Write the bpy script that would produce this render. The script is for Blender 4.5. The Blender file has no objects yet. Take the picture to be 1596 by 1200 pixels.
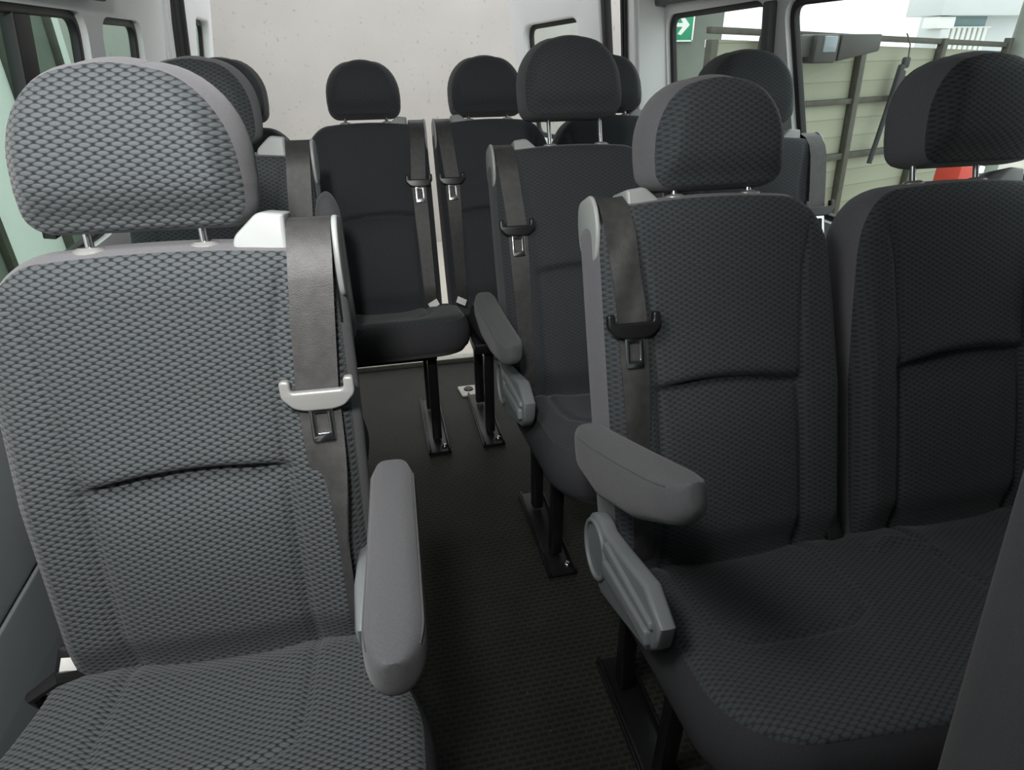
import bpy, bmesh, math, random
from mathutils import Vector, Matrix
random.seed(7)
S = bpy.context.scene
COL = S.collection
sin, cos, pi, sqrt = math.sin, math.cos, math.pi, math.sqrt

# ------------------------------------------------------------------ materials
def new_mat(name):
    m = bpy.data.materials.new(name); m.use_nodes = True
    nt = m.node_tree
    return m, nt, nt.nodes['Principled BSDF']

def plain(name, col, rough=.5, metal=0., spec=.5, noise=0., nscale=40., bump=0., bscale=300., emit=None, sheen=0.):
    m, nt, b = new_mat(name)
    b.inputs['Base Color'].default_value = (*col, 1)
    b.inputs['Roughness'].default_value = rough
    b.inputs['Metallic'].default_value = metal
    b.inputs['Specular IOR Level'].default_value = spec
    if sheen:
        b.inputs['Sheen Weight'].default_value = sheen
        b.inputs['Sheen Roughness'].default_value = .5
    tc = nt.nodes.new('ShaderNodeTexCoord')
    if noise:
        n = nt.nodes.new('ShaderNodeTexNoise'); n.inputs['Scale'].default_value = nscale; n.inputs['Detail'].default_value = 4
        nt.links.new(tc.outputs['Object'], n.inputs['Vector'])
        r = nt.nodes.new('ShaderNodeValToRGB')
        lo = tuple(max(0, c*(1-noise)) for c in col); hi = tuple(c*(1+noise) for c in col)
        r.color_ramp.elements[0].position = .3; r.color_ramp.elements[1].position = .7
        r.color_ramp.elements[0].color = (*lo, 1); r.color_ramp.elements[1].color = (*hi, 1)
        nt.links.new(n.outputs['Fac'], r.inputs['Fac']); nt.links.new(r.outputs['Color'], b.inputs['Base Color'])
    if bump:
        n = nt.nodes.new('ShaderNodeTexNoise'); n.inputs['Scale'].default_value = bscale; n.inputs['Detail'].default_value = 2
        nt.links.new(tc.outputs['Object'], n.inputs['Vector'])
        bp = nt.nodes.new('ShaderNodeBump'); bp.inputs['Strength'].default_value = bump; bp.inputs['Distance'].default_value = .002
        nt.links.new(n.outputs['Fac'], bp.inputs['Height']); nt.links.new(bp.outputs['Normal'], b.inputs['Normal'])
    return m

def honeycomb(name, cell, line, pitch_x=.0175, pitch_y=.0095, bump=.7):
    """woven mesh cloth: flattened hexagon cells with dark gaps, laid out in metres on the UV map"""
    m, nt, b = new_mat(name); N = nt.nodes; L = nt.links
    uv = N.new('ShaderNodeUVMap'); uv.uv_map = 'uv'
    def vm(op, a, c=None):
        n = N.new('ShaderNodeVectorMath'); n.operation = op
        for i, x in enumerate((a, c)):
            if x is None: continue
            if isinstance(x, tuple): n.inputs[i].default_value = x
            else: L.new(x, n.inputs[i])
        return n
    def mt(op, a, c=None):
        n = N.new('ShaderNodeMath'); n.operation = op
        for i, x in enumerate((a, c)):
            if x is None: continue
            if isinstance(x, (int, float)): n.inputs[i].default_value = x
            else: L.new(x, n.inputs[i])
        return n.outputs[0]
    # two staggered sets of eye-shaped cells on a diamond lattice
    p = vm('ADD', vm('MULTIPLY', uv.outputs['UV'], (1/pitch_x, 1/pitch_y, 0)).outputs[0], (200., 200., 0)).outputs[0]
    ga = vm('SUBTRACT', vm('FRACTION', p).outputs[0], (.5, .5, 0)).outputs[0]
    gb = vm('SUBTRACT', vm('FRACTION', vm('ADD', p, (.5, .5, 0)).outputs[0]).outputs[0], (.5, .5, 0)).outputs[0]
    def hd(g):
        return mt('MULTIPLY', vm('LENGTH', vm('MULTIPLY', g, (2.15, 2.7, 0)).outputs[0]).outputs['Value'], .5)
    dist = mt('MINIMUM', hd(ga), hd(gb))             # 0 at a cell's middle, about .5 on its rim
    ramp = N.new('ShaderNodeValToRGB'); L.new(dist, ramp.inputs['Fac'])
    e = ramp.color_ramp.elements; e[0].position = .30; e[0].color = (*cell, 1); e[1].position = .47; e[1].color = (*line, 1)
    ns = N.new('ShaderNodeTexNoise'); ns.inputs['Scale'].default_value = 900; L.new(uv.outputs['UV'], ns.inputs['Vector'])
    mx = N.new('ShaderNodeMix'); mx.data_type = 'RGBA'; mx.blend_type = 'MULTIPLY'; mx.inputs['Factor'].default_value = .5
    L.new(ramp.outputs['Color'], mx.inputs['A'])
    nr = N.new('ShaderNodeValToRGB'); nr.color_ramp.elements[0].color = (.5, .5, .5, 1); nr.color_ramp.elements[1].color = (1.4, 1.4, 1.4, 1)
    L.new(ns.outputs['Fac'], nr.inputs['Fac']); L.new(nr.outputs['Color'], mx.inputs['B'])
    L.new(mx.outputs['Result'], b.inputs['Base Color'])
    hgt = mt('SUBTRACT', .25, mt('MULTIPLY', dist, dist))
    bp = N.new('ShaderNodeBump'); bp.inputs['Strength'].default_value = bump; bp.inputs['Distance'].default_value = .006
    L.new(hgt, bp.inputs['Height']); L.new(bp.outputs['Normal'], b.inputs['Normal'])
    b.inputs['Roughness'].default_value = .8; b.inputs['Specular IOR Level'].default_value = .25
    b.inputs['Sheen Weight'].default_value = .12; b.inputs['Sheen Roughness'].default_value = .5
    return m

M = {}
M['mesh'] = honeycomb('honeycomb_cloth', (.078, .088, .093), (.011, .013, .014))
M['mesh_dimmed'] = honeycomb('honeycomb_cloth_dimmed', (.058, .066, .071), (.026, .030, .033), bump=.35)  # same cloth as the near seat; dimmer light and fainter weave put into colour
M['mesh_shaded'] = honeycomb('honeycomb_cloth_shaded', (.046, .051, .056), (.030, .034, .038), bump=.2)  # same cloth again, the shade on the darkest seats put into its colour
M['cloth'] = plain('plain_grey_cloth', (.135, .135, .146), .9, spec=.2, bump=.35, bscale=900, noise=.12, nscale=500, sheen=.15)
M['cloth_base'] = plain('cushion_side_cloth', (.046, .047, .051), .9, spec=.2, bump=.35, bscale=900, noise=.12, nscale=500)
M['cloth_dark'] = plain('grey_cloth_dimmed', (.074, .075, .081), .9, spec=.2, bump=.35, bscale=900, noise=.12, nscale=500, sheen=.1)  # plain side cloth with the dimmer seats' shade in its colour; also seams
M['armcloth'] = plain('armrest_cloth', (.080, .081, .086), .85, spec=.25, bump=.25, bscale=900, noise=.1, nscale=400, sheen=.12)
M['grey_plastic'] = plain('grey_plastic', (.175, .19, .195), .45, spec=.4, bump=.1, bscale=500)
M['cap_plastic'] = plain('light_grey_plastic', (.36, .38, .375), .4, spec=.4)
M['black_plastic'] = plain('black_plastic', (.012, .012, .013), .35, spec=.5)
M['black_metal'] = plain('black_metal', (.008, .008, .009), .35, spec=.5)
M['chrome'] = plain('chrome', (.62, .62, .63), .18, metal=1.)
M['silver_plastic'] = plain('silver_plastic', (.33, .33, .32), .35, metal=.3)
M['webbing'] = plain('belt_webbing', (.050, .0495, .049), .45, spec=.5, bump=.3, bscale=700, noise=.2, nscale=60)
M['white_tag'] = plain('white_label', (.75, .75, .72), .6)
M['beige_tag'] = plain('beige_label', (.42, .36, .25), .7)
M['trim_light'] = plain('light_grey_trim', (.74, .755, .76), .6, spec=.3, bump=.1, bscale=400)
M['trim_dark'] = plain('dark_grey_trim', (.10, .105, .108), .65, spec=.3, bump=.1, bscale=400)
M['panel_grey'] = plain('side_panel_plastic', (.26, .29, .30), .6, spec=.3, bump=.15, bscale=400)
M['rubber'] = plain('black_rubber', (.010, .010, .011), .55)
M['white_paint'] = plain('white_car_paint', (.78, .79, .80), .25, spec=.5)
M['cream_paint'] = plain('cream_sill_paint', (.62, .60, .53), .5, noise=.1, nscale=30)

def glass(name, tint):
    m, nt, b = new_mat(name)
    nt.nodes.remove(b)
    out = nt.nodes['Material Output']
    tr = nt.nodes.new('ShaderNodeBsdfTransparent'); tr.inputs['Color'].default_value = (*tint, 1)
    gl = nt.nodes.new('ShaderNodeBsdfGlossy'); gl.inputs['Roughness'].default_value = .02
    mx = nt.nodes.new('ShaderNodeMixShader'); mx.inputs[0].default_value = .02
    nt.links.new(tr.outputs[0], mx.inputs[1]); nt.links.new(gl.outputs[0], mx.inputs[2])
    nt.links.new(mx.outputs[0], out.inputs['Surface'])
    return m
M['glass'] = glass('window_glass', (.93, .97, .95))
M['glass_tinted'] = glass('tinted_windscreen_glass', (.22, .25, .24))  # unseen windscreen, tint deepened to hold daylight off the seats
M['glass_green'] = glass('green_tinted_glass', (.80, .91, .86))

def floor_mat():
    m, nt, b = new_mat('ribbed_rubber_floor'); N = nt.nodes; L = nt.links
    tc = N.new('ShaderNodeTexCoord'); mp = N.new('ShaderNodeMapping'); L.new(tc.outputs['Object'], mp.inputs['Vector'])
    br = N.new('ShaderNodeTexBrick'); L.new(mp.outputs[0], br.inputs['Vector'])
    br.inputs['Scale'].default_value = 1; br.inputs['Brick Width'].default_value = .023; br.inputs['Row Height'].default_value = .0135
    br.inputs['Mortar Size'].default_value = .0036; br.inputs['Mortar Smooth'].default_value = .4
    br.inputs['Color1'].default_value = (.014, .0137, .0125, 1); br.inputs['Color2'].default_value = (.0165, .016, .0148, 1)
    br.inputs['Mortar'].default_value = (.031, .030, .0275, 1)
    n = N.new('ShaderNodeTexNoise'); n.inputs['Scale'].default_value = 6; n.inputs['Detail'].default_value = 6; L.new(tc.outputs['Object'], n.inputs['Vector'])
    rp = N.new('ShaderNodeValToRGB'); rp.color_ramp.elements[0].color = (.6, .6, .55, 1); rp.color_ramp.elements[1].color = (1.5, 1.5, 1.4, 1)
    L.new(n.outputs['Fac'], rp.inputs['Fac'])
    mx = N.new('ShaderNodeMix'); mx.data_type = 'RGBA'; mx.blend_type = 'MULTIPLY'; mx.inputs['Factor'].default_value = 1
    L.new(br.outputs['Color'], mx.inputs['A']); L.new(rp.outputs['Color'], mx.inputs['B'])
    # pale grit specks
    v = N.new('ShaderNodeTexVoronoi'); v.inputs['Scale'].default_value = 38; L.new(tc.outputs['Object'], v.inputs['Vector'])
    lt = N.new('ShaderNodeMath'); lt.operation = 'LESS_THAN'; lt.inputs[1].default_value = .045; L.new(v.outputs['Distance'], lt.inputs[0])
    sc = N.new('ShaderNodeSeparateColor'); L.new(v.outputs['Color'], sc.inputs[0])
    gt = N.new('ShaderNodeMath'); gt.operation = 'GREATER_THAN'; gt.inputs[1].default_value = .86; L.new(sc.outputs[0], gt.inputs[0])
    mu = N.new('ShaderNodeMath'); mu.operation = 'MULTIPLY'; L.new(lt.outputs[0], mu.inputs[0]); L.new(gt.outputs[0], mu.inputs[1])
    mx2 = N.new('ShaderNodeMix'); mx2.data_type = 'RGBA'; L.new(mu.outputs[0], mx2.inputs['Factor'])
    L.new(mx.outputs['Result'], mx2.inputs['A']); mx2.inputs['B'].default_value = (.2, .2, .18, 1)
    L.new(mx2.outputs['Result'], b.inputs['Base Color'])
    bp = N.new('ShaderNodeBump'); bp.inputs['Strength'].default_value = .5; bp.inputs['Distance'].default_value = .0015; L.new(br.outputs['Fac'], bp.inputs['Height'])
    L.new(bp.outputs['Normal'], b.inputs['Normal'])
    b.inputs['Roughness'].default_value = .6; b.inputs['Specular IOR Level'].default_value = .3
    return m
M['floor'] = floor_mat()

def concrete(name, col, speck=.25):
    m, nt, b = new_mat(name); N = nt.nodes; L = nt.links
    tc = N.new('ShaderNodeTexCoord')
    n = N.new('ShaderNodeTexNoise'); n.inputs['Scale'].default_value = 1.3; n.inputs['Detail'].default_value = 8; L.new(tc.outputs['Object'], n.inputs['Vector'])
    r = N.new('ShaderNodeValToRGB'); r.color_ramp.elements[0].position = .3; r.color_ramp.elements[1].position = .7
    r.color_ramp.elements[0].color = (*[c*.93 for c in col], 1); r.color_ramp.elements[1].color = (*[min(1, c*1.05) for c in col], 1)
    L.new(n.outputs['Fac'], r.inputs['Fac'])
    n2 = N.new('ShaderNodeTexNoise'); n2.inputs['Scale'].default_value = 26; n2.inputs['Detail'].default_value = 5; L.new(tc.outputs['Object'], n2.inputs['Vector'])
    r2 = N.new('ShaderNodeValToRGB'); r2.color_ramp.elements[0].position = .27; r2.color_ramp.elements[1].position = .36
    r2.color_ramp.elements[0].color = (1-speck, 1-speck, 1-speck, 1); r2.color_ramp.elements[1].color = (1, 1, 1, 1)
    L.new(n2.outputs['Fac'], r2.inputs['Fac'])
    mx = N.new('ShaderNodeMix'); mx.data_type = 'RGBA'; mx.blend_type = 'MULTIPLY'; mx.inputs['Factor'].default_value = 1
    L.new(r.outputs['Color'], mx.inputs['A']); L.new(r2.outputs['Color'], mx.inputs['B']); L.new(mx.outputs['Result'], b.inputs['Base Color'])
    b.inputs['Roughness'].default_value = .9; b.inputs['Specular IOR Level'].default_value = .1
    return m
M['concrete'] = concrete('pale_render', (.53, .51, .485))
M['ground'] = concrete('cream_concrete_ground', (.50, .48, .43))
M['boards'] = plain('cream_boards', (.34, .355, .26), .8, noise=.12, nscale=3)
M['fence_steel'] = plain('dark_fence_steel', (.06, .06, .045), .6, noise=.2, nscale=20)
M['green_grey'] = plain('grey_green_concrete', (.17, .19, .165), .85, noise=.15, nscale=2)
M['post_grey'] = plain('grey_green_post', (.22, .25, .22), .7, noise=.1, nscale=5)
M['sign_green'] = plain('sign_green', (.02, .30, .15), .5)
M['sign_white'] = plain('sign_white', (.85, .88, .86), .5)
M['pale_metal'] = plain('pale_cladding', (.66, .70, .72), .5)
M['teal_shade'] = plain('teal_shutter', (.22, .32, .34), .5)
M['dark_box'] = plain('dark_box_plastic', (.035, .036, .033), .5)
M['glossy_blue'] = plain('glossy_grey_lens', (.20, .24, .26), .15)
M['red'] = plain('red_paint', (.55, .06, .04), .45)
M['orange'] = plain('orange_strap', (.45, .13, .05), .7)
M['strap_dark'] = plain('dark_strap', (.03, .032, .035), .7)

# ------------------------------------------------------------------ builders
def link(o, parent=None, loc=(0, 0, 0), rot=(0, 0, 0)):
    COL.objects.link(o); o.parent = parent; o.location = loc; o.rotation_euler = rot
    return o
def empty(name, loc, label, cat, group=None, rz=0):
    o = bpy.data.objects.new(name, None); o.empty_display_size = .1
    link(o, None, loc, (0, 0, rz)); return tag(o, label, cat, group)
def tag(o, label, cat, group=None):
    o['label'] = label; o['category'] = cat
    if group: o['group'] = group
    return o
def structure(o, label=None):
    o['kind'] = 'structure'
    if label: o['label'] = label; 
    return o

def mk(name, V, F, mats, parent=None, loc=(0, 0, 0), rot=(0, 0, 0), midx=None, uvs=None, smooth=True, sharp=None):
    me = bpy.data.meshes.new(name); me.from_pydata([tuple(v) for v in V], [], F)
    for m in (mats if isinstance(mats, (list, tuple)) else [mats]): me.materials.append(m)
    if midx: me.polygons.foreach_set('material_index', midx)
    if uvs is not None:
        u = me.uv_layers.new(name='uv'); k = 0
        for f in uvs:
            for c in f: u.data[k].uv = c; k += 1
    me.polygons.foreach_set('use_smooth', [smooth]*len(F))
    if sharp:
        for e in me.edges:
            if tuple(sorted(e.vertices)) in sharp: e.use_edge_sharp = True
    me.validate(); me.update()
    return link(bpy.data.objects.new(name, me), parent, loc, rot)

def from_bm(name, bm, mat, parent=None, loc=(0, 0, 0), rot=(0, 0, 0), ang=35):
    bmesh.ops.recalc_face_normals(bm, faces=bm.faces[:])
    me = bpy.data.meshes.new(name); 
    for e in bm.edges:
        e.smooth = not (len(e.link_faces) == 2 and e.calc_face_angle(0) > math.radians(ang))
    for f in bm.faces: f.smooth = True
    bm.to_mesh(me); bm.free()
    for m in (mat if isinstance(mat, (list, tuple)) else [mat]): me.materials.append(m)
    return link(bpy.data.objects.new(name, me), parent, loc, rot)

def add_box(bm, size, loc=(0, 0, 0), r=0., rot=None, seg=2):
    g = bmesh.ops.create_cube(bm, size=1)
    vs = g['verts']
    bmesh.ops.scale(bm, vec=size, verts=vs)
    if r:
        es = list({e for v in vs for e in v.link_edges})
        g2 = bmesh.ops.bevel(bm, geom=es, offset=min(r, min(size)*.49), segments=seg, affect='EDGES', profile=.5)
        vs = list({v for f in g2['faces'] for v in f.verts} | {v for v in vs if v.is_valid})
    if rot is not None: bmesh.ops.rotate(bm, cent=(0, 0, 0), matrix=rot, verts=vs)
    bmesh.ops.translate(bm, vec=loc, verts=vs)
    return vs
def box(name, size, loc, mat, parent=None, r=.003, rot=(0, 0, 0), seg=2):
    bm = bmesh.new(); add_box(bm, size, (0, 0, 0), r, None, seg)
    return from_bm(name, bm, mat, parent, loc, rot)

def add_tube(bm, pts, r, n=10, cap=True):
    pts = [Vector(p) for p in pts]; rings = []
    up = Vector((0, 0, 1))
    for i, p in enumerate(pts):
        t = (pts[min(i+1, len(pts)-1)] - pts[max(i-1, 0)]).normalized()
        a = t.cross(up)
        if a.length < 1e-3: a = t.cross(Vector((0, 1, 0)))
        a.normalize(); b = a.cross(t)
        rr = r[i] if isinstance(r, (list, tuple)) else r
        rings.append([bm.verts.new(p + (a*cos(2*pi*k/n) + b*sin(2*pi*k/n))*rr) for k in range(n)])
    for A, B in zip(rings, rings[1:]):
        for k in range(n): bm.faces.new((A[k], A[(k+1) % n], B[(k+1) % n], B[k]))
    if cap: bm.faces.new(rings[0][::-1]); bm.faces.new(rings[-1])
def tube(name, pts, r, mat, parent=None, n=10, loc=(0, 0, 0), rot=(0, 0, 0)):
    bm = bmesh.new(); add_tube(bm, pts, r, n); return from_bm(name, bm, mat, parent, loc, rot, ang=50)

def ribbon(name, pts, width, thick, mat, parent=None, loc=(0, 0, 0), rot=(0, 0, 0), wobble=0., twist=None):
    """webbing: pts are (x,y,z) centre line in the strap's own plane; width runs along X"""
    V, F = [], []; n = len(pts); K = 8
    P = [Vector(p) for p in pts]
    for i, p in enumerate(P):
        t = (P[min(i+1, n-1)] - P[max(i-1, 0)]).normalized(); nr = Vector((1, 0, 0)).cross(t).normalized()
        w = width[i] if isinstance(width, (list, tuple)) else width
        sx = t.cross(nr).normalized()
        if sx.x < 0: sx = -sx
        if twist and twist[i]:
            sx = Matrix.Rotation(twist[i], 3, t) @ sx; nr = Matrix.Rotation(twist[i], 3, t) @ nr
        for side in (1, -1):
            for k in range(K+1):
                q = -1 + 2*k/K
                V.append(p + sx*(q*w/2) + nr*(side*thick/2 + wobble*sin(q*2.2+i*.35)))
    R = 2*(K+1)
    for i in range(n-1):
        a, b = i*R, (i+1)*R
        for k in range(K): F.append((a+k, a+k+1, b+k+1, b+k)); F.append((a+K+1+k, b+K+1+k, b+K+2+k, a+K+2+k))
        F.append((a, b, b+K+1, a+K+1)); F.append((a+K, a+2*K+1, b+2*K+1, b+K))
    bm = bmesh.new(); vs = [bm.verts.new(v) for v in V]
    for f in F: bm.faces.new([vs[i] for i in f])
    return from_bm(name, bm, mat, parent, loc, rot, ang=60)

def rrect(x0, y0, x1, y1, r, n=5):
    out = []
    for cx, cy, a0 in ((x1-r, y1-r, 0), (x0+r, y1-r, 90), (x0+r, y0+r, 180), (x1-r, y0+r, 270)):
        for k in range(n+1):
            a = math.radians(a0 + 90*k/n); out.append((cx+r*cos(a), cy+r*sin(a)))
    return out
def round_poly(P, r, n=5):
    out = []; N = len(P)
    for i in range(N):
        p = Vector(P[i]); a = (Vector(P[i-1])-p); b = (Vector(P[(i+1) % N])-p)
        rr = r[i] if isinstance(r, (list, tuple)) else r
        d = min(rr, a.length*.45, b.length*.45); a = p+a.normalized()*d; b = p+b.normalized()*d
        for k in range(n+1):
            t = k/n; out.append(tuple(a*(1-t)**2 + p*2*t*(1-t) + b*t*t))
    return out
def plate(name, outlines, thick, mat, parent=None, loc=(0, 0, 0), rot=(0, 0, 0), bevel=0., res=2):
    """flat panel with holes: outlines[0] is the rim, the others are holes, in local XY; thickness along Z"""
    cu = bpy.data.curves.new(name, 'CURVE'); cu.dimensions = '2D'; cu.fill_mode = 'BOTH'
    cu.extrude = max(thick/2 - bevel, 0); cu.bevel_depth = bevel; cu.bevel_resolution = res
    for o in outlines:
        sp = cu.splines.new('POLY'); sp.points.add(len(o)-1); sp.use_cyclic_u = True
        for p, q in zip(sp.points, o): p.co = (q[0], q[1], 0, 1)
    if bevel: cu.offset = -bevel
    ob = bpy.data.objects.new(name, cu); me = bpy.data.meshes.new_from_object(ob)
    bpy.data.objects.remove(ob); bpy.data.curves.remove(cu)
    bm = bmesh.new(); bm.from_mesh(me); bpy.data.meshes.remove(me)
    bmesh.ops.remove_doubles(bm, verts=bm.verts[:], dist=1e-5)
    return from_bm(name, bm, mat, parent, loc, rot, ang=40)
def ccw(P):
    a = sum(P[i-1][0]*P[i][1]-P[i][0]*P[i-1][1] for i in range(len(P)))
    return P if a > 0 else P[::-1]
ROT_YZ = Matrix(((0, 0, 1), (1, 0, 0), (0, 1, 0))).to_euler()     # local XY -> world YZ, local Z -> world X
ROT_XZ = Matrix(((1, 0, 0), (0, 0, -1), (0, 1, 0))).to_euler()     # local XY -> world XZ, local Z -> world -Y

# ------------------------------------------------------------------ upholstered pads
FAB = {2: 'mesh', 1: 'mesh_dimmed', 0: 'mesh_shaded'}
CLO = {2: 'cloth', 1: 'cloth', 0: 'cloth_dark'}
def ell(t): t = min(max(t, 0.), 1.); return sqrt(max(0., 1-(1-t)**2))
def smooth01(t): t = min(max(t, 0.), 1.); return t*t*(3-2*t)
def seg_dist(a, b, line):
    best = 9
    for (x0, y0), (x1, y1) in zip(line, line[1:]):
        dx, dy = x1-x0, y1-y0; t = ((a-x0)*dx+(b-y0)*dy)/(dx*dx+dy*dy+1e-12); t = min(max(t, 0), 1)
        best = min(best, math.hypot(a-x0-t*dx, b-y0-t*dy))
    return best

def pad(name, wn, wp, b0, b1, rt_n, rt_p, rb, T, bulge, re, mats, to3d, extra=None, crown=0., band_out=.008,
        nu=60, nv=70, nb=7, parent=None, loc=(0, 0, 0), rot=(0, 0, 0), flip=False, back_bulge=.01, spread=None):
    """cushion: wn(b) / wp(b) half widths on the -a / +a side, rt_* = (radius along a, radius along b) of the far corners,
    front face (honeycomb) domed over a seam loop, plain side band, closed back. to3d(a,b,d)."""
    Hh = b1-b0
    rows = []
    rbt = max(rt_n[1], rt_p[1]); n1 = int(nv*.18); n0 = int(nv*.10)
    bs = []
    for k in range(n0): bs.append(b0 + rb*(1-cos(pi/2*k/n0)))
    mid = nv-n0-n1
    for k in range(mid): bs.append(b0+rb + (Hh-rb-rbt)*k/mid)
    for k in range(n1+1): bs.append(b1-rbt + rbt*sin(pi/2*k/n1))
    def half(w, rt, b):
        x = w(b)
        if b > b1-rt[1]:
            t = (b-(b1-rt[1]))/rt[1]; x -= rt[0]*(1-sqrt(max(0, 1-t*t)))
        if b < b0+rb:
            t = ((b0+rb)-b)/rb; x -= rb*(1-sqrt(max(0, 1-t*t)))
        return x
    grid = []
    for b in bs:
        n_, p_ = half(wn, rt_n, b), half(wp, rt_p, b)
        row = []
        for i in range(nu+1):
            u = i/nu; a = -n_ + (n_+p_)*u
            uu = 2*u-1
            bb = b + crown*(1-uu*uu)*((b-b0)/Hh)**6
            row.append((a, bb, min(a+n_, p_-a), min(b1+crown*(1-uu*uu)-bb, 9), bb-b0))
        grid.append(row)
    V, UV, F, MI, FU = [], [], [], [], []
    ny, nx = len(grid), nu+1
    def add(v, uv): V.append(v); UV.append(uv); return len(V)-1
    gi = [[0]*nx for _ in range(ny)]
    for j, row in enumerate(grid):
        for i, (a, b, ex, et, eb) in enumerate(row):
            f = ell(ex/re)*ell(et/re)*ell(eb/re)
            d = bulge*f + (extra(a, b)*smooth01(min(ex, et, eb)/(re*.6)) if extra else 0)
            gi[j][i] = add(to3d(a, b, d), (a, b))
    def q(idx, mi, uv=None):
        if flip: idx = idx[::-1]
        F.append(tuple(idx)); MI.append(mi); FU.append([uv[k] if uv else UV[k] for k in idx])
    for j in range(ny-1):
        for i in range(nx-1): q([gi[j][i], gi[j][i+1], gi[j+1][i+1], gi[j+1][i]], 0)
    loop = [(0, i) for i in range(nx)] + [(j, nx-1) for j in range(1, ny)] + [(ny-1, i) for i in range(nx-2, -1, -1)] + [(j, 0) for j in range(ny-2, 0, -1)]
    LP = [grid[j][i][:2] for j, i in loop]; n = len(LP)
    NR = []
    for k in range(n):
        x0, y0 = LP[k-2]; x1, y1 = LP[(k+2) % n]; l = math.hypot(x1-x0, y1-y0) or 1
        NR.append(((y1-y0)/l, -(x1-x0)/l))
    arc = [0]
    for k in range(1, n+1): arc.append(arc[-1]+math.dist(LP[k % n], LP[k-1]))
    prev = [gi[j][i] for j, i in loop]; first = prev[:]
    sharp = {tuple(sorted((prev[k], prev[(k+1) % n]))) for k in range(n)}
    rings = []
    for r in range(1, nb+1):
        t = r/nb; o = band_out*sin(pi*t)**.7 if t < 1 else 0
        if r == nb: o = -.004
        oo = [o+(spread(LP[k][1])*sin(pi/2*t) if spread else 0) for k in range(n)]
        ring = [add(to3d(LP[k][0]+NR[k][0]*oo[k], LP[k][1]+NR[k][1]*oo[k], -T*t), (arc[k], -T*t)) for k in range(n)]
        for k in range(n):
            k2 = (k+1) % n
            q([prev[k2], prev[k], ring[k], ring[k2]], 1)
        prev = ring
    bmap = {ji: prev[k] for k, ji in enumerate(loop)}
    bi = [[0]*nx for _ in range(ny)]
    for j, row in enumerate(grid):
        for i, (a, b, ex, et, eb) in enumerate(row):
            if (j, i) in bmap: bi[j][i] = bmap[(j, i)]
            elif spread:
                n_, p_ = -row[0][0], row[-1][0]; m_ = .5*(p_-n_); hw = max(.5*(n_+p_), 1e-4); k_ = 1+spread(b)/hw*.95
                f = ell(ex/re)*ell(et/re)*ell(eb/re); bi[j][i] = add(to3d(m_+(a-m_)*k_, b+spread(b)*.9*((b-b0)/Hh)**4, -T-back_bulge*f), (a, b))
            else:
                f = ell(ex/re)*ell(et/re)*ell(eb/re); bi[j][i] = add(to3d(a, b, -T-back_bulge*f), (a, b))
    for j in range(ny-1):
        for i in range(nx-1): q([bi[j+1][i], bi[j+1][i+1], bi[j][i+1], bi[j][i]], 1)
    return mk(name, V, F, mats, parent, loc, rot, midx=MI, uvs=FU, sharp=sharp)

def loft(name, secs, mat, parent=None, loc=(0, 0, 0), rot=(0, 0, 0), ang=40):
    bm = bmesh.new(); rings = [[bm.verts.new(p) for p in s] for s in secs]; n = len(rings[0])
    for A, B in zip(rings, rings[1:]):
        for k in range(n): bm.faces.new((A[k], A[(k+1) % n], B[(k+1) % n], B[k]))
    bm.faces.new(rings[0][::-1]); bm.faces.new(rings[-1])
    return from_bm(name, bm, mat, parent, loc, rot, ang)

# ------------------------------------------------------------------ seat parts
ZJ = .498           # height where backrest and cushion meet
def lerp_tab(tab, x):
    if x <= tab[0][0]: return tab[0][1]
    for (x0, y0), (x1, y1) in zip(tab, tab[1:]):
        if x <= x1: return y0+(y1-y0)*(x-x0)/(x1-x0)
    return tab[-1][1]

def back_front(s, H):
    """relief of a backrest front; s = side of the belt tower"""
    k = H/.62
    # sewn arc between shoulder and lumbar panels, a touch higher on the tower side
    core = [(.138*k/16, H*(.5125-.024*(k/16)**2+.008*s*k/16)) for k in range(-16, 17)]
    lo = [[(sg*.135, -.02), (sg*.135, .503*H)] for sg in (-1, 1)]
    hi = [[(sg*.135, .503*H), (sg*.146, .8*H), (sg*.17, .97*H)] for sg in (-1, 1)]
    def f(a, b):
        d = .018*smooth01((abs(a)-.11)/.10)*smooth01(1-(b-.45*H)/(.4*H))
        g = .011*math.exp(-(seg_dist(a, b, core)/.0075)**2)
        for l in lo: g = max(g, .0085*math.exp(-(seg_dist(a, b, l)/.009)**2))
        for l in hi: g = max(g, .005*math.exp(-(seg_dist(a, b, l)/.0055)**2))
        ab = lerp_tab(core, a)
        if abs(a) < .15:
            e = smooth01((.155-abs(a))/.065)
            m_ = smooth01((b-ab+.005)/.010)
            d += m_*.012*e*math.exp(-((b-ab)/.07)**2) + (1-m_)*e*(-.016*math.exp(-max(ab-b, 0)/.035) + .006*smooth01((ab-b)/.09))
        d += .010*math.exp(-((b-.22*H)/.12)**2)*math.exp(-(a/.12)**2)
        d -= .022*smooth01(1-(b+.015)/.075)
        return d-g
    return f

MESHES = {}
def cached(key, build):
    """first call builds the part, later calls copy it (sharing its mesh)"""
    def get(parent, loc, rot):
        if key not in MESHES:
            o = build(); MESHES[key] = o.data; nm = o.name.split('.')[0]; MESHES[key+('n',)] = nm
            o.parent = parent; o.location = loc; o.rotation_euler = rot; return o
        o = bpy.data.objects.new(MESHES[key+('n',)], MESHES[key]); return link(o, parent, loc, rot)
    return get

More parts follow.
